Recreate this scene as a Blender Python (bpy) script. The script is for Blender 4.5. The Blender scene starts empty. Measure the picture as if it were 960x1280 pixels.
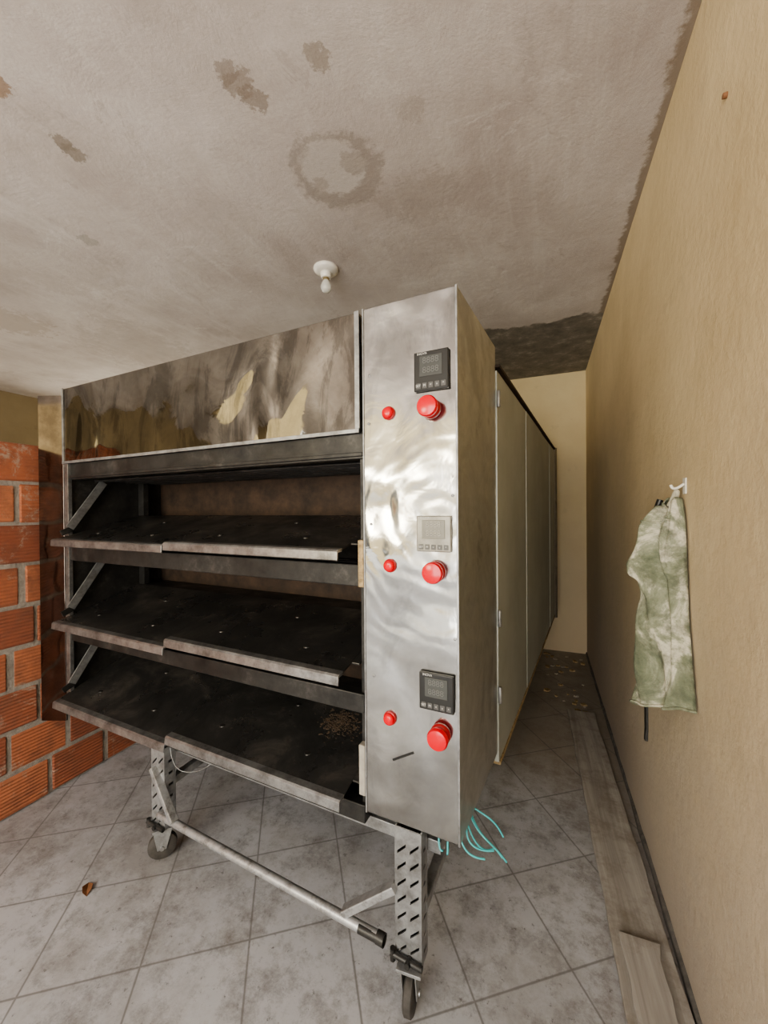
import bpy, bmesh, math, random
from mathutils import Vector, Matrix
random.seed(7)
C = bpy.context.scene.collection
F=485.0; H=1.40; TH=math.radians(22.2); HOR=637.0
# ------------------------------------------------------------ helpers
def ray(px,py):
    r=(px-480)/F; v=-(py-HOR)/F
    return Vector((math.cos(TH)*r-math.sin(TH), math.cos(TH)+math.sin(TH)*r, v))
CAM=Vector((0,0,H))
def onz(px,py,z):
    d=ray(px,py); return CAM+d*((z-H)/d.z)
def onx(px,py,x):
    d=ray(px,py); return CAM+d*(x/d.x)

def link(o,parent=None):
    C.objects.link(o)
    if parent: o.parent=parent
    return o
def mk(name,verts,faces,mat=None,parent=None,smooth=False,bevel=0,seg=2):
    me=bpy.data.meshes.new(name); me.from_pydata([tuple(v) for v in verts],[],faces)
    bm=bmesh.new(); bm.from_mesh(me); bmesh.ops.recalc_face_normals(bm,faces=bm.faces[:]); bm.to_mesh(me); bm.free()
    o=bpy.data.objects.new(name,me); link(o,parent)
    if mat: me.materials.append(mat)
    if smooth:
        for p in me.polygons: p.use_smooth=True
    if bevel:
        m=o.modifiers.new('b','BEVEL'); m.width=bevel; m.segments=seg; m.limit_method='ANGLE'; m.angle_limit=math.radians(40)
    return o
BF=[(0,1,2,3),(4,5,6,7),(0,1,5,4),(1,2,6,5),(2,3,7,6),(3,0,4,7)]
def bv(x0,x1,y0,y1,z0,z1):
    return [(x0,y0,z0),(x1,y0,z0),(x1,y1,z0),(x0,y1,z0),(x0,y0,z1),(x1,y0,z1),(x1,y1,z1),(x0,y1,z1)]
def boxes(name,lst,mat,parent=None,bevel=0,smooth=False):
    V=[];Fc=[]
    for b in lst:
        n=len(V)
        V+=bv(*b) if len(b)==6 else list(b)
        Fc+=[tuple(i+n for i in f) for f in BF]
    return mk(name,V,Fc,mat,parent,bevel=bevel)
def prism(name,pts,z0,z1,mat,parent=None,bevel=0):
    n=len(pts)
    V=[(p[0],p[1],z0) for p in pts]+[(p[0],p[1],z1) for p in pts]
    Fc=[tuple(range(n)),tuple(range(n,2*n))]+[(i,(i+1)%n,(i+1)%n+n,i+n) for i in range(n)]
    return mk(name,V,Fc,mat,parent,bevel=bevel)
def beamv(a,b,w,t,up=Vector((0,0,1))):
    a=Vector(a);b=Vector(b);d=(b-a).normalized()
    s=d.cross(up)
    if s.length<1e-4: s=d.cross(Vector((0,1,0)))
    s.normalize(); n=s.cross(d).normalized()
    r=[]
    for p in (a,b):
        r+= [p+s*w/2+n*t/2, p-s*w/2+n*t/2, p-s*w/2-n*t/2, p+s*w/2-n*t/2]
    return r
def tubes(name,paths,r,mat,parent=None,res=4,cyc=False,hollow=False,bez=False):
    cu=bpy.data.curves.new(name,'CURVE'); cu.dimensions='3D'; cu.bevel_depth=r; cu.bevel_resolution=res
    cu.use_fill_caps=not hollow
    for pts in paths:
        if bez:
            sp=cu.splines.new('NURBS'); sp.points.add(len(pts)-1)
            for i,p in enumerate(pts): sp.points[i].co=(*p,1)
            sp.use_endpoint_u=True; sp.order_u=min(4,len(pts)); sp.resolution_u=8
        else:
            sp=cu.splines.new('POLY'); sp.points.add(len(pts)-1)
            for i,p in enumerate(pts): sp.points[i].co=(*p,1)
        sp.use_cyclic_u=cyc
    t=bpy.data.objects.new('tmp',cu); C.objects.link(t)
    dg=bpy.context.evaluated_depsgraph_get()
    me=bpy.data.meshes.new_from_object(t.evaluated_get(dg)); me.name=name
    bpy.data.objects.remove(t)
    me.materials.clear(); me.materials.append(mat)
    for p in me.polygons: p.use_smooth=True
    o=bpy.data.objects.new(name,me); return link(o,parent)
def lathe(name,prof,mat,parent=None,axis='z',center=(0,0,0),seg=32,smooth=True):
    V=[];Fc=[]
    for r,h in prof:
        for i in range(seg):
            a=2*math.pi*i/seg; c,s=r*math.cos(a),r*math.sin(a)
            if axis=='z': p=(c,s,h)
            elif axis=='y': p=(c,h,s)
            else: p=(h,c,s)
            V.append((p[0]+center[0],p[1]+center[1],p[2]+center[2]))
    n=len(prof)
    for j in range(n-1):
        for i in range(seg):
            k=(i+1)%seg
            Fc.append((j*seg+i,j*seg+k,(j+1)*seg+k,(j+1)*seg+i))
    Fc.append(tuple(range(seg))); Fc.append(tuple(range((n-1)*seg,n*seg)))
    o=mk(name,V,Fc,mat,parent)
    if smooth:
        for p in o.data.polygons: p.use_smooth=True
        m=o.modifiers.new('es','EDGE_SPLIT'); m.split_angle=math.radians(45)
    return o
def text(name,s,size,loc,mat,parent):
    cu=bpy.data.curves.new(name,'FONT'); cu.body=s; cu.size=size; cu.align_x='CENTER'; cu.align_y='CENTER'; cu.extrude=0.0003
    t=bpy.data.objects.new('tmp',cu); C.objects.link(t)
    dg=bpy.context.evaluated_depsgraph_get()
    me=bpy.data.meshes.new_from_object(t.evaluated_get(dg)); bpy.data.objects.remove(t)
    me.transform(Matrix.Translation(loc)@Matrix.Rotation(math.pi/2,4,'X'))
    me.materials.clear(); me.materials.append(mat)
    o=bpy.data.objects.new(name,me); return link(o,parent)

# ------------------------------------------------------------ materials
class M:
    def __init__(s,name,color=(.5,.5,.5),rough=.6,metal=0):
        s.m=bpy.data.materials.new(name); s.m.use_nodes=True
        s.n=s.m.node_tree.nodes; s.l=s.m.node_tree.links
        s.b=s.n['Principled BSDF']
        s.b.inputs['Base Color'].default_value=(*color,1); s.b.inputs['Roughness'].default_value=rough; s.b.inputs['Metallic'].default_value=metal
        s.geo=None; s.nrm=None
    def pos(s,obj=False):
        if obj:
            return s.n.new('ShaderNodeTexCoord').outputs['Object']
        if not s.geo: s.geo=s.n.new('ShaderNodeNewGeometry')
        return s.geo.outputs['Position']
    def scale(s,vec,sc):
        v=s.n.new('ShaderNodeVectorMath'); v.operation='MULTIPLY'; s.l.new(vec,v.inputs[0]); v.inputs[1].default_value=sc; return v.outputs[0]
    def noise(s,sc,det=6,rough=.6,vec=None,dist=0):
        t=s.n.new('ShaderNodeTexNoise'); t.inputs['Scale'].default_value=sc; t.inputs['Detail'].default_value=det
        t.inputs['Roughness'].default_value=rough; t.inputs['Distortion'].default_value=dist
        s.l.new(vec if vec is not None else s.pos(),t.inputs['Vector']); return t.outputs['Fac']
    def ramp(s,fac,stops):
        r=s.n.new('ShaderNodeValToRGB'); e=r.color_ramp.elements
        while len(e)<len(stops): e.new(.5)
        for i,(p,c) in enumerate(stops):
            e[i].position=p; e[i].color=(*c,1) if not isinstance(c,(int,float)) else (c,c,c,1)
        s.l.new(fac,r.inputs[0]); return r.outputs[0]
    def math(s,op,a,b=None,c=None,clamp=False):
        m=s.n.new('ShaderNodeMath'); m.operation=op; m.use_clamp=clamp
        for i,x in enumerate((a,b,c)):
            if x is None: continue
            if isinstance(x,(int,float)): m.inputs[i].default_value=x
            else: s.l.new(x,m.inputs[i])
        return m.outputs[0]
    def mix(s,fac,a,b,mode='MIX'):
        m=s.n.new('ShaderNodeMix'); m.data_type='RGBA'; m.blend_type=mode
        if isinstance(fac,(int,float)): m.inputs[0].default_value=fac
        else: s.l.new(fac,m.inputs[0])
        for i,x in ((6,a),(7,b)):
            if isinstance(x,tuple): m.inputs[i].default_value=(*x,1)
            else: s.l.new(x,m.inputs[i])
        return m.outputs[2]
    def col(s,x): s.l.new(x,s.b.inputs['Base Color'])
    def rough(s,x): s.l.new(x,s.b.inputs['Roughness'])
    def bump(s,h,strength=.5,dist=.01):
        b=s.n.new('ShaderNodeBump'); b.inputs['Strength'].default_value=strength; b.inputs['Distance'].default_value=dist
        s.l.new(h,b.inputs['Height'])
        if s.nrm: s.l.new(s.nrm,b.inputs['Normal'])
        s.nrm=b.outputs[0]; s.l.new(s.nrm,s.b.inputs['Normal'])
    def sep(s,vec):
        x=s.n.new('ShaderNodeSeparateXYZ'); s.l.new(vec,x.inputs[0]); return x.outputs
    def blob(s,p,r,nfac,edge=.35,amt=.9):
        d=s.n.new('ShaderNodeVectorMath'); d.operation='DISTANCE'; s.l.new(s.pos(),d.inputs[0]); d.inputs[1].default_value=tuple(p)
        q=s.math('DIVIDE',d.outputs['Value'],r)
        q=s.math('ADD',q,s.math('MULTIPLY',s.math('SUBTRACT',nfac,.5),amt*4.5))
        mr=s.n.new('ShaderNodeMapRange'); mr.interpolation_type='SMOOTHSTEP'
        s.l.new(q,mr.inputs[0]); mr.inputs[1].default_value=1-edge; mr.inputs[2].default_value=1+edge*.3; mr.inputs[3].default_value=1; mr.inputs[4].default_value=0
        return mr.outputs[0]

def plain(name,c,r=.6,m=0,noise=0,sc=20):
    k=M(name,c,r,m)
    if noise:
        n=k.noise(sc)
        k.col(k.ramp(n,[(.3,tuple(x*(1-noise) for x in c)),(.7,tuple(min(1,x*(1+noise)) for x in c))]))
    return k.m

def stainless(name,c=(.62,.60,.56),wav=.35,base=.13,dirt=.3,scl=1.1,dis=.6,stretch=(1,1,1),fine=.12,smear=.55,ripple=0,rv=.14,smt=.53):
    k=M(name,c,base,1)
    v=k.scale(k.pos(True),stretch)
    n=k.noise(scl,0.5,.4,vec=v,dist=dis); n2=k.noise(6,8,.7,dist=.5)
    d=k.ramp(n2,[(.35,tuple(x*(1-dirt) for x in c)),(.62,c)])
    sm=k.noise(2.2,9,.7,vec=k.scale(k.pos(True),(2.2,1,.8)),dist=1.5)
    d=k.mix(k.ramp(sm,[(smt,0.),(smt+.07,.55)]),d,tuple(x*smear for x in c))
    sc=k.noise(3,10,.8,vec=k.scale(k.pos(True),(30,1,3)),dist=.5)
    d=k.mix(k.ramp(sc,[(.62,0.),(.68,.35)]),d,tuple(x*.6 for x in c))
    k.col(d)
    k.rough(k.math('ADD',k.math('MULTIPLY',k.ramp(n2,[(.35,1.),(.65,0.)]),rv),base))
    k.bump(n,wav,.06)
    if ripple:
        w=k.n.new('ShaderNodeTexWave'); w.wave_type='RINGS'; w.rings_direction='Y'; w.inputs['Scale'].default_value=6.5; w.inputs['Distortion'].default_value=6; w.inputs['Detail'].default_value=1.5; w.inputs['Detail Scale'].default_value=1.2
        mp=k.n.new('ShaderNodeMapping'); mp.inputs['Location'].default_value=(.05,0,-1.38); k.l.new(k.pos(True),mp.inputs['Vector']); k.l.new(mp.outputs[0],w.inputs['Vector'])
        z=k.sep(k.pos(True))[2]
        mask=k.ramp(k.math('MULTIPLY',k.math('ABSOLUTE',k.math('SUBTRACT',z,1.27)),2.0),[(.25,1.),(.75,.1)])
        k.bump(k.math('MULTIPLY',w.outputs['Fac'],mask),ripple,.004)
    k.bump(k.noise(9,2,.5,dist=2.0),fine,.01)
    return k.m
HOOD=stainless('hood_stainless',(.35,.325,.285),.75,.035,.3,1.35,1.9,(1.7,1,.9),.04,.30,rv=.05,smt=.50)
PANEL=stainless('panel_stainless',(.50,.50,.49),.42,.10,.28,2.2,1.5,(1.3,1,1),.08,.60,ripple=.17,rv=.13)
SIDE=stainless('side_stainless',(.66,.67,.65),.1,.34,.25)
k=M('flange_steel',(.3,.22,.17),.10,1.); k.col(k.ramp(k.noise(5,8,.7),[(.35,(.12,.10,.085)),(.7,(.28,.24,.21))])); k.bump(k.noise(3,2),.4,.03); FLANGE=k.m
k=M('side_sheet',(.5,.5,.42),.45,.25); n=k.noise(3,9,.7); k.col(k.ramp(n,[(.3,(.38,.405,.37)),(.7,(.51,.535,.50))])); k.bump(k.noise(1.5,2),.15,.05); SHEET=k.m
k=M('dark_steel',(.04,.035,.03),.38,.5); n=k.noise(9,11,.75); k.col(k.ramp(n,[(.3,(.020,.020,.020)),(.55,(.050,.049,.047)),(.70,(.11,.105,.10))])); k.rough(k.ramp(k.noise(6,5),[(.3,.3),(.7,.65)])); k.bump(k.noise(40,6),.15,.003); DARK=k.m
k=M('plate_steel',(.04,.035,.03),.3,.6)
n=k.noise(4,11,.75,dist=.6); c=k.ramp(n,[(.3,(.030,.031,.032)),(.52,(.066,.065,.063)),(.68,(.16,.145,.13))])
c=k.mix(k.ramp(k.noise(22,8,.75),[(.60,0.),(.72,.6)]),c,(.21,.175,.14)); k.col(c)
k.rough(k.ramp(k.noise(5,6),[(.3,.18),(.7,.45)])); k.bump(k.noise(3,3),.15,.03); PLATE=k.m
k=M('rust_steel',(.1,.05,.03),.7,.2); k.col(k.ramp(k.noise(12,8,.7),[(.3,(.022,.016,.012)),(.7,(.085,.053,.034))])); RUST=k.m
k=M('lip_steel',(.45,.43,.41),.3,.75); k.col(k.ramp(k.noise(14,9,.75),[(.32,(.14,.135,.13)),(.48,(.28,.28,.28)),(.62,(.40,.405,.41))])); k.bump(k.noise(30,4),.1,.003); LIP=k.m
k=M('frame_steel',(.4,.4,.4),.42,.6); k.col(k.ramp(k.noise(18,8,.7),[(.35,(.20,.20,.20)),(.6,(.38,.39,.40))])); FRAME=k.m
k=M('tube_steel',(.47,.49,.51),.4,.6); k.col(k.ramp(k.noise(22,9,.75),[(.33,(.20,.19,.18)),(.5,(.42,.43,.445)),(.7,(.52,.53,.55))])); ALU=k.m
RED=M('red_plastic',(.72,.006,.02),.2); RED=RED.m
REDRING=plain('red_ring',(.42,.01,.015),.35)
BLACK=plain('black_plastic',(.018,.018,.018),.35)
LCD=plain('display_glass',(.075,.08,.078),.15)
SEG=plain('display_segments',(.125,.13,.125),.5)
LBL=plain('controller_print',(.6,.6,.58),.5)
BEIGE=plain('protective_film',(.27,.26,.225),.3,.2,.25,30)
FILMD=plain('film_display',(.21,.205,.175),.25); FILMS=plain('film_seg',(.33,.32,.28),.5); KEYM=plain('key',(.10,.10,.10),.4); KEYF=plain('key_film',(.10,.10,.09),.4)
CYAN=plain('cyan_insulation',(.08,.46,.50),.4)
YEL=plain('glass_wool',(.36,.27,.15),.9,0,.5,60)
RUBBER=plain('rubber',(.06,.055,.05),.7,0,.3,40)

def plaster(name,lo,hi,bs=.5,gr=(.40,.37,.35)):
    k=M(name,hi,.85); p=k.pos()
    n=k.noise(1.6,8,.62); c=k.ramp(n,[(.3,lo),(.68,hi)])
    n2=k.noise(7,9,.7); c=k.mix(k.ramp(n2,[(.60,0.),(.75,.3)]),c,tuple(x*.6 for x in lo))
    c=k.mix(k.ramp(k.noise(28,9,.75),[(.66,0.),(.72,.5)]),c,tuple(x*.45 for x in lo))
    z=k.sep(p)[2]
    g=k.math('ADD',z,k.math('MULTIPLY',k.noise(2,7,.7),1.2))
    c=k.mix(k.ramp(k.math('MULTIPLY',g,.4),[(.25,.9),(.90,0.)]),c,gr); k.col(c)
    k.bump(k.noise(7,4,.55),bs*.4,.015)
    k.bump(k.noise(30,5,.6),bs*.8,.007)
    k.bump(k.noise(110,5,.6),bs*.5,.003)
    return k
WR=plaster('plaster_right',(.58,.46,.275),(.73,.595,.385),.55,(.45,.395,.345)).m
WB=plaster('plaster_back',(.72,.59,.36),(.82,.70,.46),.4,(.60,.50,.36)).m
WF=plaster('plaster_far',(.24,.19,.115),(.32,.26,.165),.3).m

# ceiling
k=M('ceiling_plaster',(.5,.45,.42),.92)
p=k.pos(); nb=k.noise(1.7,12,.7,dist=.3); nf=k.noise(16,12,.75); nm=k.noise(2.6,9,.66)
c=k.ramp(nb,[(.30,(.45,.395,.375)),(.45,(.56,.51,.49)),(.60,(.635,.59,.575)),(.75,(.70,.665,.65))])
sv=k.scale(p,(7,.7,1)); st=k.noise(2.2,6,.6,vec=sv)
c=k.mix(k.ramp(st,[(.52,0.),(.7,.4)]),c,(.70,.67,.65))
peel=k.noise(3.3,14,.82,dist=.6)
c=k.mix(k.ramp(peel,[(.59,0.),(.605,.4),(.64,.2),(.72,.4)]),c,(.38,.33,.30))
c=k.mix(k.ramp(k.noise(2.3,14,.8,dist=.8),[(.58,0.),(.59,.5),(.63,.1)]),c,(.75,.72,.705))
c=k.mix(k.ramp(k.noise(.7,6,.6),[(.48,0.),(.66,.45)]),c,(.44,.385,.365))
c=k.mix(k.ramp(k.noise(14,7,.75),[(.68,0.),(.69,.6)]),c,(.31,.26,.22))
v1=k.n.new('ShaderNodeTexVoronoi'); v1.feature='DISTANCE_TO_EDGE'; v1.inputs['Scale'].default_value=1.1
dv=k.n.new('ShaderNodeVectorMath'); dv.operation='ADD'; nn=k.n.new('ShaderNodeTexNoise'); nn.inputs['Scale'].default_value=3; nn.inputs['Detail'].default_value=8; k.l.new(p,nn.inputs['Vector'])
k.l.new(p,dv.inputs[0]); k.l.new(k.scale(nn.outputs['Color'],(.5,.5,.0)),dv.inputs[1]); k.l.new(dv.outputs[0],v1.inputs['Vector'])
c=k.mix(k.ramp(v1.outputs['Distance'],[(.0,.18),(.003,0.)]),c,(.30,.26,.23))
CZ=H+1.316
X,Y,Z=k.sep(p)
ringp=None
for (px,py,r,colr,amt,str_) in [(290,92,.035,(.29,.24,.20),.8,.65),(305,108,.045,(.29,.24,.20),.8,.65),(320,125,.045,(.29,.24,.20),.8,.7),(402,75,.035,(.33,.28,.23),1.,.65),(84,178,.035,(.28,.24,.2),.8,.8),(98,192,.04,(.28,.24,.2),.8,.8),
                         (426,218,.18,(.35,.305,.275),.26,.75),(420,212,.130,(.60,.56,.54),.26,.85),(445,205,.05,(.40,.355,.32),.6,.65),(405,232,.03,(.40,.355,.32),.6,.6),(530,250,.14,(.43,.38,.355),1.,.55),(0,105,.05,(.28,.17,.09),1.,.7),
                         (175,435,.4,(.42,.37,.34),.9,.35),(112,298,.04,(.38,.35,.32),1.,.7),(60,330,.3,(.48,.43,.40),.8,.4),(520,140,.05,(.45,.40,.37),1,.6),(20,400,.2,(.40,.33,.28),.9,.5)]:
    q=onz(px,py,CZ); b=k.blob(q,r,nf,amt=amt,edge=.16); c=k.mix(k.math('MULTIPLY',b,str_),c,colr)
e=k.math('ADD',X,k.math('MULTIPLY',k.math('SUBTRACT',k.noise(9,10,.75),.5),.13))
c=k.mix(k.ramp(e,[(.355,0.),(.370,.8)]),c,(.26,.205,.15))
e=k.math('ADD',Y,k.math('MULTIPLY',k.math('SUBTRACT',nm,.5),.5))
e=k.math('SUBTRACT',e,2.0)
cc=k.ramp(k.noise(7,9,.75),[(.35,(.15,.14,.125)),(.55,(.25,.23,.205)),(.7,(.50,.46,.41))])
c=k.mix(k.ramp(e,[(.96,0.),(.985,1.)]),c,cc)
k.col(c); k.bump(nm,.2,.03); k.bump(peel,.35,.01); k.bump(k.noise(30,8,.7),.08,.006)
CEIL=k.m

# floor tiles
k=M('floor_tile',(.5,.5,.5),.45)
p=k.pos(); ang=math.atan((365-480)/F)-TH
A=onz(430,1147,0)
mp=k.n.new('ShaderNodeMapping'); mp.vector_type='TEXTURE'; mp.inputs['Location'].default_value=(A.x,A.y,0); mp.inputs['Rotation'].default_value=(0,0,-ang); mp.inputs['Scale'].default_value=(.32,.32,.32)
k.l.new(p,mp.inputs['Vector'])
sx,sy,_=k.sep(mp.outputs[0])
def tri(v):
    f=k.math('FRACT',v); return k.math('MINIMUM',f,k.math('SUBTRACT',1.0,f))
wob=k.math('MULTIPLY',k.math('SUBTRACT',k.noise(25,3),.5),.008)
g=k.math('ADD',k.math('MINIMUM',tri(sx),tri(sy)),wob)
grout=k.ramp(g,[(.005,1.),(.013,0.)])
wn=k.n.new('ShaderNodeTexWhiteNoise'); wn.noise_dimensions='2D'
cb=k.n.new('ShaderNodeCombineXYZ'); k.l.new(k.math('FLOOR',sx),cb.inputs[0]); k.l.new(k.math('FLOOR',sy),cb.inputs[1]); k.l.new(cb.outputs[0],wn.inputs['Vector'])
tv=wn.outputs['Value']
n1=k.noise(3,9,.65); n2=k.noise(7,15,.82)
c=k.ramp(n1,[(.3,(.40,.41,.44)),(.6,(.495,.505,.535)),(.75,(.56,.57,.60))])
c=k.mix(k.math('MULTIPLY',tv,.25),c,(.59,.60,.63))
c=k.mix(k.ramp(n2,[(.48,0.),(.56,.40),(.66,.85)]),c,(.16,.15,.14))
c=k.mix(k.ramp(k.noise(1.5,13,.78),[(.45,0.),(.60,.65)]),c,(.225,.215,.205))
c=k.mix(k.ramp(k.noise(38,9,.8),[(.58,0.),(.66,.85)]),c,(.085,.078,.07))
c=k.mix(k.ramp(k.math('ADD',k.math('SUBTRACT',k.sep(p)[1],2.0),k.math('MULTIPLY',n2,.8)),[(.35,0.),(.8,.7)]),c,(.33,.28,.215))
# grime band beside the right wall
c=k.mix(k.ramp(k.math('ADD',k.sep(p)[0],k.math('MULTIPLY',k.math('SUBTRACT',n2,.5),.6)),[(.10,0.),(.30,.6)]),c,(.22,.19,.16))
c=k.mix(k.math('MULTIPLY',grout,.75),c,(.15,.145,.14)); k.col(c)
k.rough(k.ramp(n2,[(.3,.27),(.7,.7)])); k.bump(grout,-.4,.004); k.bump(n2,.05,.003)
FLOOR=k.m

# bricks
k=M('clay_brick',(.5,.18,.08),.85)
at=k.n.new('ShaderNodeAttribute'); at.attribute_name='bcol'
n=k.noise(9,9,.7)
c=k.ramp(at.outputs['Fac'],[(0.,(.28,.095,.058)),(.5,(.44,.155,.08)),(1.,(.54,.21,.11))])
c=k.mix(k.ramp(n,[(.42,0.),(.65,.75)]),c,(.21,.095,.065))
c=k.mix(k.ramp(k.noise(5,13,.82,dist=.5),[(.55,0.),(.62,.75)]),c,(.44,.37,.30)); k.col(c)
sz=k.sep(k.pos())[2]
wv=k.math('SINE',k.math('MULTIPLY',sz,2*math.pi/.016))
k.bump(wv,.55,.003); k.bump(k.noise(50,6),.5,.004)
BRICK=k.m
k=M('mortar',(.42,.38,.33),.95); k.col(k.ramp(k.noise(20,8,.7),[(.3,(.24,.22,.20)),(.7,(.50,.46,.41))])); k.bump(k.noise(30,8,.7),.9,.02); MORT=k.m

# wood planks
k=M('weathered_wood',(.4,.36,.31),.8); p=k.pos(True); v=k.scale(p,(22,1.,22)); n=k.noise(1.6,9,.65,vec=v,dist=.8)
c=k.ramp(n,[(.3,(.26,.24,.215)),(.5,(.36,.335,.305)),(.7,(.45,.425,.395))]); c=k.mix(k.ramp(k.noise(6,10,.75),[(.46,0.),(.62,.65)]),c,(.20,.165,.13)); k.col(c); k.bump(n,.2,.002); WOOD=k.m

# cloth
k=M('sage_cloth',(.3,.34,.25),.95); p=k.pos()
n=k.noise(6.5,8,.65,dist=1.0)
c=k.ramp(n,[(.34,(.10,.12,.08)),(.46,(.185,.205,.14)),(.53,(.28,.295,.215)),(.58,(.54,.52,.42)),(.70,(.64,.61,.51))])
c=k.mix(k.ramp(k.noise(16,8,.7),[(.46,0.),(.64,.75)]),c,(.11,.12,.085)); k.col(c); k.bump(k.noise(300,2),.2,.002); k.bump(k.noise(14,4),.8,.025); CLOTH=k.m

def struct(o): o['kind']='structure'; return o
# ------------------------------------------------------------ room shell
XR=.39; YB=4.17; XL=-2.27; XF=-5.4; YF=-2.6
struct(boxes('floor',[(XF-.1,XR+.1,YF,YB+.1,-.08,0)],FLOOR))
struct(boxes('ceiling',[(XF-.1,XR+.1,YF,YB+.1,CZ,CZ+.12)],CEIL))
struct(boxes('wall_right',[(XR,XR+.12,YF,YB+.12,0,CZ)],WR))
struct(boxes('wall_back',[(XF,XR,YB,YB+.12,0,CZ)],WB))
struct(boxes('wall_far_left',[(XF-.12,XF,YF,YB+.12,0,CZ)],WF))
V=[];Fc=[]
N=60
for i in range(N+1):
    y=-1.6+i*(YB+1.6)/N; w=.008+.006*random.random(); h=.016+.012*random.random()
    V+=[(XR,y,0),(XR-w,y,0),(XR-w*.8,y,h*.7),(XR,y,h)]
for i in range(N):
    for j in range(3): Fc.append((i*4+j,i*4+j+1,i*4+j+5,i*4+j+4))
struct(mk('baseboard_right',V,Fc,plain('skirting_cement',(.13,.12,.11),.9,0,.4,30)))

# brick partition
V=[];Fc=[];mi=[];cols=[]
YW=-.9
def addb(b,m,cv):
    n=len(V); V.extend(bv(*b))
    for f in BF: Fc.append(tuple(i+n for i in f)); mi.append(m); cols.append(cv)
ch=1.73/9
addb((XL-.10,XL-.005,YW,YB,0,1.724),0,0)
for r in range(9):
    y=YW-(.12 if r%2 else 0)-random.random()*.03+ .03
    while y<YB:
        L=.25+random.uniform(-.01,.015)
        g_=random.uniform(.010,.028)
        y0=max(y,YW); y1=min(y+L-g_,YB-.002)
        if y1>y0+.02:
            o=random.uniform(-.004,.004)
            addb((XL-.09,XL+o,y0,y1,r*ch+.004+random.uniform(0,.007),(r+1)*ch-.009+random.uniform(-.007,.003)),1,random.random())
        y+=L
wl=mk('wall_left',V,Fc,None); wl.data.materials.append(MORT); wl.data.materials.append(BRICK)
a=wl.data.attributes.new('bcol','FLOAT','FACE')
for i,p_ in enumerate(wl.data.polygons): p_.material_index=mi[i]; a.data[i].value=cols[i]
m=wl.modifiers.new('b','BEVEL'); m.width=.005; m.segments=1; m.limit_method='ANGLE'
struct(wl)

# ------------------------------------------------------------ oven
oven=bpy.data.objects.new('deck_oven',None); link(oven)
oven.location=(-.205,1.02,0); oven.rotation_euler=(0,0,math.radians(-3.5))
oven['label']='stainless steel three-deck bakery oven, open flaps, on wheeled stand'; oven['category']='oven'
ct,stn=math.cos(TH+math.radians(3.5)),math.sin(TH+math.radians(3.5))
def PF(px,py,yoff=0):
    r=(px-480)/F
    X0=.1957+stn*yoff; Z0=1.022+ct*yoff
    t=(X0-r*Z0)/(ct+stn*r); Zc=Z0+stn*t
    return -t, H-(py-HOR)*Zc/F
ZT=1.99; K=.049
prism('oven_body',[(-1.90,.96),(-1.90,2.74),(.125,2.74),(.018,.47),(-.287,.47),(-.287,.96)],.47,1.90,SHEET,oven)
boxes('chamber_shell',[(-1.905,-1.888,.02,.958,.50,1.62),(-.305,-.288,.02,.958,.50,1.90),
   (-1.887,-.306,.335,.955,.50,.660),(-1.887,-.306,.335,.955,.83,1.000),(-1.887,-.306,.335,.955,1.205,1.375),
   (-1.905,-.288,.10,.958,1.575,1.90),(-1.905,-.288,.04,.958,.47,.50)],DARK,oven)
for z0,z1 in ((.66,.83),(1.0,1.205),(1.375,1.575)):
    boxes('chamber_back_wall',[(-1.887,-.306,.47,.484,z0+.001,z1-.001)],RUST,oven)
    for xa,xb in ((-1.886,-1.84),(-.352,-.308)):
        boxes('chamber_post',[(xa,xb,.338,.365,z0+.002,z1-.002)],DARK,oven)
for z in (1.555,1.185):
  for y in (.12,.17,.22,.27,.32,.38,.43):
    tubes('heating_rod',[[(-1.88,y,z),(-.31,y,z)]],.006,DARK,oven,res=2)
# hood
hood=boxes('hood_panel',[(-1.91,-.297,0,.018,1.632,1.985),(-1.91,-.297,.018,.50,1.967,1.985),(-1.91,-1.895,.018,.5,1.632,1.967),(-.312,-.297,.018,.5,1.90,1.967)],HOOD,oven,bevel=.003)
boxes('hood_trim',[(-1.912,-.295,-.006,.0,1.628,1.640),(-.309,-.293,-.005,.0,1.64,1.987),(-1.912,-1.902,-.005,0,1.64,1.987)],FRAME,oven,bevel=.001)
boxes('lintel_bar',[(-1.90,-.29,.012,.05,1.553,1.630),(-1.90,-.29,.004,.014,1.560,1.572)],DARK,oven,bevel=.002)
prism('roof_sheet',[(-1.90,.50),(-1.90,2.74),(.125,2.74),(.02,.50)],1.901,1.915,SHEET,oven)
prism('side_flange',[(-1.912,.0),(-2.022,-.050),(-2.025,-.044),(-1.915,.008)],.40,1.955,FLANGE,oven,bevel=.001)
boxes('corner_post',[(-1.908,-1.875,.0,.018,.50,1.628)],LIP,oven,bevel=.002)
boxes('cross_bar',[(-1.875,-.29,.006,.045,1.170,1.236)],DARK,oven,bevel=.003)
boxes('cross_bar',[(-1.875,-.29,.006,.045,.790,.848)],DARK,oven,bevel=.003)
boxes('cross_bar',[(-1.875,-.29,.006,.045,.460,.515)],DARK,oven,bevel=.003)

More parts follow.
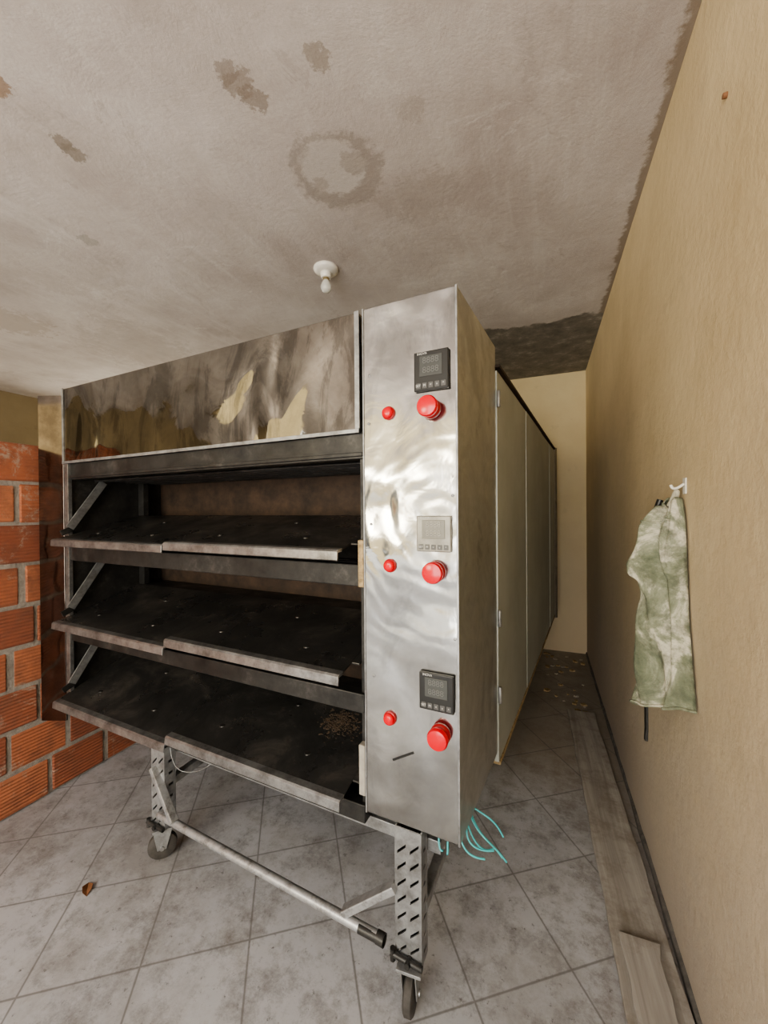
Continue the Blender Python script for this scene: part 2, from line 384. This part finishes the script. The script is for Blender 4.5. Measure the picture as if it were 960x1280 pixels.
def flap(x0,x1,zf,zb,lx1=None,yf=-.05,yb=.34,rust=0):
    lx1=x1 if lx1 is None else lx1
    th=.006
    pl=[(x0,yf,zf-th),(x1,yf,zf-th),(x1,yb,zb-th),(x0,yb,zb-th),(x0,yf,zf),(x1,yf,zf),(x1,yb,zb),(x0,yb,zb)]
    if lx1<x1:
        s=(.01-yf)/(yb-yf); zn=zf+(zb-zf)*s
        f=boxes('loading_flap',[[(x0,yf,zf-th),(lx1,yf,zf-th),(lx1,yb,zb-th),(x0,yb,zb-th),(x0,yf,zf),(lx1,yf,zf),(lx1,yb,zb),(x0,yb,zb)],
              [(lx1,.01,zn-th),(x1,.01,zn-th),(x1,yb,zb-th),(lx1,yb,zb-th),(lx1,.01,zn),(x1,.01,zn),(x1,yb,zb),(lx1,yb,zb)]],PLATE,oven,bevel=.0015)
    else:
        f=boxes('loading_flap',[pl],PLATE,oven,bevel=.002)
    yl=yf
    prof=[(yl+.012,zf+.004),(yl-.010,zf+.001),(yl-.016,zf-.004),(yl-.018,zf-.029),(yl-.012,zf-.032),(yl-.010,zf-.008),(yl+.010,zf-.007)]
    n=len(prof); V=[(x0,a,b) for a,b in prof]+[(lx1-.0,a,b) for a,b in prof]
    Fc=[tuple(range(n)),tuple(range(n,2*n))]+[(i,(i+1)%n,(i+1)%n+n,i+n) for i in range(n)]
    mk('flap_lip',V,Fc,LIP,f,bevel=.001)
    w=x1-x0
    for fx,fy in ((.22,.25),(.72,.25),(.5,.7)):
        x=x0+w*fx; y=yf+(yb-yf)*fy; z=zf+(zb-zf)*fy
        lathe('rivet',[(.012,z-.003),(.011,z+.0015),(.005,z+.002)],DARK,f,center=(x,y,0),seg=14)
    return f
for zfL,zfR,zb in ((1.275,1.285,1.378),(.893,.925,1.004),(.528,.562,.665)):
    flap(-1.885,-1.105,zfL,zb-.002)
    fl=flap(-1.098,-.308,zfR,zb,lx1=-.335)
random.seed(11); V=[];Fc=[]
for i in range(420):
    x=random.gauss(-.49,.035); y=random.gauss(.19,.03)
    if not -.7<x<-.35 or not 0<y<.28: continue
    z=.562+(.665-.562)*(y+.05)/.39; s_=random.uniform(.0008,.0022); a_=random.random()*3; l=random.uniform(1,4); n=len(V)
    c_,d_=math.cos(a_),math.sin(a_)
    for zz in (z-.001,z+s_*.4):
        for (u,v_) in ((-1,-1),(1,-1),(1,1),(-1,1)):
            V.append((x+(u*l*c_-v_*d_)*s_,y+(u*l*d_+v_*c_)*s_,zz+(.001 if v_>0 else 0)))
    Fc+=[tuple(j+n for j in f) for f in BF]
db=mk('burnt_crumbs',V,Fc,plain('burnt_crumb',(.085,.06,.04),.95,0,.4,40),fl); db['kind']='stuff'
for dz in (0,-.378,-.735):
    x=-1.862
    boxes('flap_strut',[beamv((x,.0,1.325+dz),(x,.15,1.548+dz),.006,.036)],FRAME,oven,bevel=.001)
    boxes('flap_hinge_arm',[beamv((x-.012,-.03,1.30+dz),(x-.012,.05,1.335+dz),.006,.026)],DARK,oven)
boxes('insulation_block',[(-.304,-.285,-.002,.03,1.17,1.31)],YEL,oven,bevel=.003)
boxes('insulation_block',[(-.306,-.285,-.002,.03,.55,.70)],plain('calcium_board',(.36,.34,.30),.9,0,.2,30),oven,bevel=.003)

hs=prism('control_housing',[(-.283,0),(0,0),(K*.445,.445),(-.283,.445)],.505,ZT,PANEL,oven,bevel=.004)
hs.data.materials.append(SIDE)
for p_ in hs.data.polygons:
    if p_.normal.x>.9: p_.material_index=1
boxes('housing_trim',[(-.2835,-.279,-.003,0.001,.505,ZT),(-.005,.001,-.003,.001,.505,ZT)],FRAME,oven,bevel=.001)
for z in (1.80,1.0,.72):
    lathe('hinge_pin',[(.006,z-.03),(.007,z-.028),(.007,z+.028),(.006,z+.03)],FRAME,oven,center=(K*.45+.010,.449,0),seg=12)
def screw(px,py):
    x,z=PF(px,py); lathe('screw',[(.004,-.0005),(.004,-.002),(.002,-.003)],FRAME,hs,axis='y',center=(x,0,z),seg=10)
for s_ in ((463,470),(566,620),(568,800),(464,655),(466,845),(462,530)): screw(*s_)
def lamp(px,py):
    x,z=PF(px,py)
    r=lathe('indicator_lamp',[(.0195,0),(.0195,-.004),(.017,-.006)],REDRING,hs,axis='y',center=(x,0,z),seg=28)
    lathe('lamp_lens',[(.0165,-.005),(.0165,-.012),(.014,-.016),(.007,-.018)],RED,r,axis='y',center=(x,0,z),seg=28)
def button(px,py):
    x,z=PF(px,py)
    r=lathe('push_button',[(.028,0),(.028,-.004),(.024,-.008),(.018,-.010),(.018,-.022)],REDRING,hs,axis='y',center=(x,0,z),seg=32)
    lathe('button_cap',[(.021,-.018),(.0285,-.022),(.0290,-.030),(.026,-.036),(.014,-.039)],RED,r,axis='y',center=(x,0,z),seg=32)
for q in ((487,517),(487.5,707),(486,898)): lamp(*q)
for q in ((539,511),(544,715),(549,919)): button(*q)
def controller(x0,y0,x1,y1,film=False):
    xa,_a=PF(x0,y0); xb,_b=PF(x1,y1)
    za=PF((x0+x1)/2,y0)[1]; zb=PF((x0+x1)/2,y1)[1]
    c=boxes('temperature_controller',[(xa,xb,-.010,.0,zb,za)],BEIGE if film else BLACK,hs,bevel=.003)
    w=xb-xa; h=za-zb
    boxes('display',[(xa+w*.17,xb-w*.17,-.0115,-.009,zb+h*.36,za-h*.12)],FILMD if film else LCD,c,bevel=.001)
    sg=FILMS if film else SEG
    text('display_digits','8888',h*.22,((xa+xb)/2,-.0122,za-h*.25),sg,c)
    text('display_digits','8888',h*.22,((xa+xb)/2,-.0122,za-h*.49),sg,c)
    for i in range(5):
        cx=xa+w*(.14+.18*i)
        boxes('controller_key',[(cx-w*.065,cx+w*.065,-.0112,-.009,zb+h*.06,zb+h*.20)],KEYF if film else KEYM,c,bevel=.0005)
        text('key_print',['SET','M','<','v','^'][i],h*.085,(cx,-.0119,zb+h*.13),LBL,c)
    text('brand_print','INOVA',h*.085,(xa+w*.25,-.0108,za-h*.06),LBL,c)
controller(520,440,563,489); controller(522,645,565,690,True); controller(524,842,567,889)
a=PF(489,951);b=PF(515,942)
boxes('scratch_mark',[beamv((a[0],-.0006,a[1]),(b[0],-.0006,b[1]),.006,.0012,up=Vector((0,1,0)))],BLACK,hs)

def xs(s): return K*s
segs=[(.452,1.12),(1.126,1.78),(1.786,2.30),(2.306,2.70)]
for i,(a_,b_) in enumerate(segs):
    o=.002*(i%2)
    prism('side_panel',[(xs(a_)-.012,a_),(xs(a_)+.004+o,a_),(xs(b_)+.004+o,b_),(xs(b_)-.012,b_)],.47,1.905,SHEET,oven,bevel=.001)
prism('top_edge_trim',[(xs(.45)-.03,.45),(xs(.45)+.014,.45),(xs(2.74)+.014,2.74),(xs(2.74)-.03,2.74)],1.916,1.926,RUST,oven)
prism('bottom_insulation_edge',[(xs(.46)-.02,.46),(xs(.46)+.008,.46),(xs(2.72)+.008,2.72),(xs(2.72)-.02,2.72)],.456,.469,YEL,oven)
lathe('corner_cover',[(.034,.44),(.034,1.93)],SIDE,oven,center=(xs(2.72)-.008,2.735,0),seg=24)

# stand
SF=boxes('support_frame',[(-1.26,-.07,.05,.09,.415,.452),(-1.26,-1.22,.09,2.3,.40,.44),(-.11,-.07,.09,2.3,.40,.44),(-1.26,-.07,2.3,2.34,.415,.452),
    beamv((-1.21,.03,.30),(-1.20,.75,.33),.03,.03),beamv((-.12,.03,.27),(-.11,.75,.33),.03,.03)],FRAME,oven,bevel=.002)
def leg(xc,zb=.135,zt=.452,y=-.005,w=.080):
    t=.004
    pts=[(xc-w/2,y-.004),(xc+w/2,y-.004),(xc+w/2,y+.045),(xc+w/2-t,y+.045),(xc+w/2-t,y),(xc-w/2+t,y),(xc-w/2+t,y+.045),(xc-w/2,y+.045)]
    L=prism('stand_leg',pts,zb,zt,FRAME)
    cut=[]
    z=zb+.028; ii=0
    while z<zt-.02:
        for sx in (-1,1):
            cx=xc+sx*w*.24; d=.013; hh=.0045; hw=.013
            zc=z+(.010 if sx>0 else 0)
            cut.append([(cx-hw,y-.02,zc-hh-d),(cx+hw,y-.02,zc-hh+d),(cx+hw,y+.012,zc-hh+d),(cx-hw,y+.012,zc-hh-d),
                        (cx-hw,y-.02,zc+hh-d),(cx+hw,y-.02,zc+hh+d),(cx+hw,y+.012,zc+hh+d),(cx-hw,y+.012,zc+hh-d)])
        cut.append((xc+w/2-.02,xc+w/2+.02,y+.014,y+.034,z-.005,z+.006))
        z+=.047; ii+=1
    cu=boxes('cut',cut,FRAME)
    m=L.modifiers.new('x','BOOLEAN'); m.object=cu; m.operation='DIFFERENCE'; m.solver='EXACT'
    bpy.context.view_layer.update()
    dg=bpy.context.evaluated_depsgraph_get(); me=bpy.data.meshes.new_from_object(L.evaluated_get(dg))
    L.modifiers.clear(); L.data=me; bpy.data.objects.remove(cu); L.parent=oven
    boxes('leg_liner',[(xc-w/2+.005,xc+w/2-.005,y+.032,y+.036,zb,zt)],DARK,L)
    return L
LX=[-1.225,-.147]
leg(LX[0],zt=.459); leg(LX[1],zt=.504)
for xc in LX:
    boxes('stand_leg',[(xc-.04,xc+.04,2.28,2.284,.135,.41),(xc-.04,xc-.036,2.28,2.33,.135,.41)],FRAME,oven)
def caster(xc,y,ang=0):
    R=.052
    fk=boxes('caster',[(-.035,.035,-.035,.035,.125,.134),
        [(-.022,-.02,.045),(-.018,-.02,.045),(-.018,.012,.045),(-.022,.012,.045),(-.022,-.035,.125),(-.018,-.035,.125),(-.018,.035,.125),(-.022,.035,.125)],
        [(.018,-.02,.045),(.022,-.02,.045),(.022,.012,.045),(.018,.012,.045),(.018,-.035,.125),(.022,-.035,.125),(.022,.035,.125),(.018,.035,.125)]],FRAME,oven,bevel=.001)
    fk.location=(xc,y,0); fk.rotation_euler=(0,0,ang)
    lathe('wheel',[(.02,-.014),(R-.006,-.014),(R,-.009),(R,.009),(R-.006,.014),(.02,.014)],RUBBER,fk,axis='x',center=(0,-.003,R),seg=36)
    lathe('axle_bolt',[(.008,-.027),(.008,.027)],FRAME,fk,axis='x',center=(0,-.003,R),seg=12)
caster(LX[0]+.0,.012,math.radians(-40)); caster(LX[1]+.004,.0,math.radians(8)); caster(LX[0],2.31); caster(LX[1],2.31)
for xc in LX:
    tubes('clamp_bolt',[[(xc-.05,-.02,.150),(xc+.045,-.02,.146)],[(xc-.043,-.02,.165),(xc-.043,-.02,.132)],[(xc+.005,-.035,.150),(xc+.005,-.01,.148)]],.008,DARK,oven,res=3)
def pipe(name,x0,x1,ya,yb,z,ro,ri,mat):
    V=[];Fc=[];n=28
    for (x,y,r) in ((x0,ya,ri),(x0,ya,ro),(x1,yb,ro),(x1,yb,ri),(x1-.08,yb,ri)):
        for i in range(n):
            a=2*math.pi*i/n; V.append((x,y+r*math.cos(a),z+r*math.sin(a)))
    for j in range(4):
        for i in range(n):
            k_=(i+1)%n; Fc.append((j*n+i,j*n+k_,(j+1)*n+k_,(j+1)*n+i))
    o=mk(name,V,Fc,mat,oven)
    for p_ in o.data.polygons: p_.use_smooth=True
    m=o.modifiers.new('es','EDGE_SPLIT'); m.split_angle=math.radians(40)
    return o
pipe('cross_tube',-1.20,-.220,-.022,-.045,.205,.0140,.0115,ALU)
pipe('tube_collar',-.226,-.203,-.045,-.046,.205,.0160,.0135,DARK)
boxes('brace',[beamv((-1.245,-.014,.375),(-1.10,-.030,.215),.030,.022)],ALU,oven,bevel=.003)
boxes('brace',[beamv((-.185,-.014,.335),(-.34,-.038,.218),.030,.022)],ALU,oven,bevel=.003)
tubes('hanging_cable',[[(-1.19,.02,.47),(-1.16,.0,.38),(-1.08,.03,.36),(-.99,.05,.41),(-.97,.08,.455)]],.0013,FRAME,oven,bez=True)
W=[[(-.01,.13,.515),(.02,.10,.46),(.06,.10,.47),(.10,.12,.405)],
   [(-.01,.14,.515),(.02,.12,.44),(.05,.13,.45),(.085,.14,.395)],
   [(-.02,.12,.515),(.01,.08,.45),(.04,.10,.42),(.065,.12,.43)],
   [(-.02,.15,.515),(.03,.15,.49),(.06,.15,.50),(.085,.16,.44)],
   [(-.03,.10,.515),(-.02,.04,.46),(.01,.05,.44),(.05,.07,.435)],
   [(.0,.09,.515),(-.01,.05,.47),(.03,.06,.455),(.07,.09,.45)],
   [(-.07,.06,.515),(-.075,.02,.47),(-.06,.02,.45),(-.055,.02,.46)],
   [(-.04,.06,.515),(-.05,.03,.48),(-.04,.03,.46),(-.045,.03,.445)]]
for w in W: tubes('electrical_wire',[w],.0026,CYAN,oven,bez=True,res=3)

# ------------------------------------------------------------ ceiling lamp
q=onz(410,336,CZ)
bl=lathe('ceiling_bulb_holder',[(.066,0),(.068,-.008),(.062,-.018),(.045,-.024),(.030,-.027),(.028,-.05),(.024,-.054)],plain('white_ceramic',(.80,.78,.74),.3),None,seg=40)
bl.location=(q.x,q.y,CZ); bl['label']='white ceramic ceiling lamp holder with bare bulb'; bl['category']='ceiling light'
g=M('bulb_glass',(.85,.85,.82),.12); g.b.inputs['Transmission Weight'].default_value=.35
b2=lathe('light_bulb',[(.013,-.05),(.015,-.066),(.024,-.083),(.029,-.100),(.027,-.116),(.018,-.127),(.006,-.131)],g.m,bl,seg=28)
lathe('bulb_collar',[(.017,-.050),(.017,-.066)],plain('brass',(.5,.42,.25),.35,1),bl,seg=24)

# ------------------------------------------------------------ cloth on the wall
rows=[(0.00,1.395,1.470,.05),(.04,1.382,1.490,.065),(.10,1.372,1.515,.085),(.20,1.362,1.545,.105),(.29,1.358,1.565,.120),(.345,1.355,1.565,.118),(.37,1.352,1.53,.10),(.46,1.348,1.515,.092),(.58,1.340,1.518,.095),(.7,1.325,1.525,.10),(.85,1.305,1.53,.103),(1.0,1.285,1.535,.106)]
NA=140; V=[];Fc=[]; NR=80
def lerp(t):
    for a_,b_ in zip(rows,rows[1:]):
        if a_[0]<=t<=b_[0]:
            f=(t-a_[0])/(b_[0]-a_[0]); return [a_[i]+(b_[i]-a_[i])*f for i in range(1,4)]
    return rows[-1][1:]
def crease(u,s=.5): return (abs(math.sin(u))**s)*(1 if math.sin(u)>0 else -1)
for j in range(NR+1):
    t=j/NR; y0,y1,d=lerp(t)
    for i in range(NA+1):
        a_=math.pi*i/NA
        y=(y0+y1)/2-(y1-y0)/2*math.cos(a_)
        fold=1+ .24*crease(a_*5+1.1*math.sin(t*3.4)+.6,.7)+.09*math.sin(a_*11+t*8)+.09*math.sin(t*24+a_*5)*(1-t)
        x=XR-.006-(d*(math.sin(a_)**.7))*fold*.95
        x=min(x,XR-.006)
        z0=1.412+.014*math.cos(a_*2)+.006*math.sin(a_*11); zb=.852-.42*(y-1.27)+.004*math.sin(a_*9)
        V.append((x,y,z0+(zb-z0)*t))
for j in range(NR):
    for i in range(NA):
        a_=j*(NA+1)+i; Fc.append((a_,a_+1,a_+NA+2,a_+NA+1))
cl=mk('hanging_garment',V,Fc,CLOTH,smooth=True)
m=cl.modifiers.new('s','SOLIDIFY'); m.thickness=.003
cl['label']='sage green bleach-stained cloth garment hanging from wall hook'; cl['category']='clothing'
CR=plain('cream_trim',(.46,.44,.35),.9,0,.2,40)
tubes('hanging_loop',[[(XR-.03,1.43,1.405),(XR-.02,1.41,1.44),(XR-.02,1.395,1.463),(XR-.014,1.41,1.43),(XR-.02,1.44,1.40)]],.007,CR,cl,bez=True)
def prow(j,a0,a1,st,off=.002): return [(V[j*(NA+1)+i][0]-off,V[j*(NA+1)+i][1],V[j*(NA+1)+i][2]) for i in range(a0,a1,st)]
tubes('waist_seam',[prow(6,8,NA-8,3)],.003,CLOTH,cl)
tubes('pocket_seam',[[(V[j*(NA+1)+int(NA*.80)][0]-.002,V[j*(NA+1)+int(NA*.80)-(j-14)//2][1],V[j*(NA+1)+int(NA*.8)][2]) for j in range(10,26)]],.0022,CR,cl)
tubes('leg_hem',[prow(NR,0,NA+1,2,.001)],.004,CLOTH,cl)
boxes('black_strap',[beamv((XR-.09,1.44,.80),(XR-.09,1.435,.700),.006,.026,up=Vector((0,1,0))),beamv((XR-.09,1.435,.705),(XR-.092,1.432,.670),.008,.016,up=Vector((0,1,0)))],BLACK,cl,bevel=.001)
tubes('drawstring_knob',[[(XR-.045,1.465,1.425),(XR-.055,1.47,1.39)]],.009,BLACK,cl)
h=onx(857,611,XR)
hk=boxes('wall_hook',[(XR-.004,XR,h.y-.013,h.y+.013,h.z-.022,h.z+.026)],plain('white_plastic_hook',(.72,.70,.64),.4),bevel=.002)
hk['label']='small white plastic adhesive wall hook'; hk['category']='hook'
tubes('hook_prong',[[(XR-.004,h.y,h.z+.008),(XR-.02,h.y,h.z-.005),(XR-.032,h.y,h.z-.012),(XR-.036,h.y,h.z+.006)]],.004,plain('hook_plastic',(.72,.70,.64),.4),hk,bez=True)
h=onx(910,125,XR)
nl=lathe('wall_plug',[(.006,0),(.006,-.008),(.003,-.009)],plain('rusty_plug',(.25,.12,.06),.8),None,axis='x',center=(0,0,0),seg=10); nl.location=(XR,h.y,h.z)
nl['label']='rusty screw in plastered wall'; nl['category']='screw'

# ------------------------------------------------------------ planks
def plank(cx,cy,w,l,z0,th,ang,label):
    V=[];Fc=[];n=24
    for i in range(n+1):
        y=-l/2+l*i/n; e=random.uniform(-.003,.003); e2=random.uniform(-.003,.003)
        if i in(0,n): e2+=.01
        V+=[(-w/2+e,y,0),(w/2+e2,y,0),(w/2+e2,y,th),(-w/2+e,y,th)]
    for i in range(n):
        for j in range(4): Fc.append((i*4+j,i*4+(j+1)%4,(i+1)*4+(j+1)%4,(i+1)*4+j))
    Fc.append((0,1,2,3)); Fc.append((n*4,n*4+1,n*4+2,n*4+3))
    o=mk('wooden_plank',V,Fc,WOOD,bevel=.002); o.location=(cx,cy,z0); o.rotation_euler=(0,0,ang); o['label']=label; o['category']='plank'
    return o
plank(.268,1.92,.165,2.05,.0,.018,math.radians(1.8),'long weathered grey plank lying on tiles beside wall')
plank(.29,.86,.10,1.16,.0185,.014,math.radians(1.5),'short narrow weathered board lying on top of a longer plank')

q=onz(103,1113,0)
V=[(0,-.03,.002),(.015,-.012,.012),(.018,.008,.010),(.004,.03,.004),(-.014,.010,.014),(-.013,-.010,.007),(0,0,.002)]
lf=mk('dry_leaf',V,[(0,1,6),(1,2,6),(2,3,6),(3,4,6),(4,5,6),(5,0,6)],plain('leaf_brown',(.20,.09,.04),.8)); lf.location=(q.x,q.y,0); lf.rotation_euler=(0,0,1.)
m=lf.modifiers.new('s','SOLIDIFY'); m.thickness=.001
lf['label']='curled brown dry leaf on dirty floor tile'; lf['category']='leaf'
random.seed(3)
for i in range(34):
    x=random.uniform(.02,.36); y=random.uniform(2.95,4.1); s_=random.uniform(.008,.028)
    V=[(math.cos(a_)*s_*random.uniform(.6,1.3),math.sin(a_)*s_*random.uniform(.5,1.),z_*s_) for z_ in (0,.5) for a_ in (0,1.2,2.4,3.7,5.)]
    o=mk('rubble_piece',V,[(0,1,2,3,4),(5,6,7,8,9)]+[(j,(j+1)%5,(j+1)%5+5,j+5) for j in range(5)],YEL if i%3 else MORT)
    o.location=(x,y,0.0); o['label']='small crumb of plaster and brown rubble on floor'; o['category']='rubble'; o['group']='rubble along the wall corner'

# ------------------------------------------------------------ outside (seen in reflections)
gk=M('paving',(.5,.48,.44),.8); vo=gk.n.new('ShaderNodeTexVoronoi'); vo.feature='DISTANCE_TO_EDGE'; vo.inputs['Scale'].default_value=5; gk.l.new(gk.pos(),vo.inputs['Vector'])
gk.col(gk.ramp(vo.outputs['Distance'],[(.02,(.10,.097,.09)),(.08,(.50,.49,.46))]))
g=boxes('ground',[(-14,12,-14,YF-.001,-.10,-.02)],gk.m); g['kind']='structure'
bd=boxes('building',[(-13,-9.2,-9,-8.8,0,5.4),(-7.2,-4.8,-9,-8.8,0,5.4),(-3.4,-1.4,-9,-8.8,0,5.4),(.4,10,-9,-8.8,0,5.4),(-9.2,-7.2,-9,-8.8,2.6,5.4),(-4.8,-3.4,-9,-8.8,2.2,5.4),(-4.8,-3.4,-9,-8.8,0,.9),(-1.4,.4,-9,-8.8,2.2,5.4)],plain('yellow_facade',(.50,.40,.22),.9,0,.1,3))
bd['label']='yellow plastered house facade across the paved yard'; bd['category']='building'
boxes('facade_opening',[(-4.8,-3.4,-8.98,-8.92,.9,2.2),(-1.4,.4,-8.98,-8.92,0,2.2),(-9.2,-7.2,-8.98,-8.92,0,2.6)],plain('dark_pane',(.02,.02,.02),.2),bd)

# ------------------------------------------------------------ light
w=bpy.data.worlds.new('w'); bpy.context.scene.world=w; w.use_nodes=True
bg=w.node_tree.nodes['Background']; bg.inputs[0].default_value=(.94,.97,1.0,1); bg.inputs[1].default_value=4.4
sl=bpy.data.lights.new('sun','SUN'); sl.energy=9.0; sl.angle=math.radians(2); sl.color=(1,.94,.85)
so=bpy.data.objects.new('sun',sl); link(so); so.rotation_euler=(math.radians(-12),math.radians(35),0)
def area(name,loc,rot,sx,sy,e,col):
    al=bpy.data.lights.new(name,'AREA'); al.shape='RECTANGLE'; al.size=sx; al.size_y=sy; al.energy=e; al.color=col
    ao=bpy.data.objects.new(name,al); link(ao); ao.location=loc; ao.rotation_euler=rot
area('doorway_light',(-.55,YF-.1,1.3),(math.radians(90),0,0),1.6,2.2,98,(1,.98,.945))
area('opening_light',(-2.3,YF-.1,1.78),(math.radians(90),0,0),1.0,.65,50,(1,.92,.74))
area('back_wall_fill',(XF+.15,3.2,1.25),(math.radians(90),0,math.radians(-90)),1.2,1.0,40,(1,.94,.80))  # area lamp added to brighten the back wall; no window is built here
try:
    bpy.context.scene.view_settings.look='AgX - Medium High Contrast'
except Exception as ex: print(ex)

# ------------------------------------------------------------ camera
cd=bpy.data.cameras.new('camera'); cd.lens=F/1280*36; cd.sensor_width=36; cd.clip_start=.02
co=bpy.data.objects.new('camera',cd); link(co)
Mx=Matrix.Translation(CAM)@Matrix.Rotation(TH,4,'Z')@Matrix.Rotation(math.radians(90-.35),4,'X')@Matrix.Rotation(math.radians(-.42),4,'Z')
co.matrix_world=Mx
bpy.context.scene.camera=co
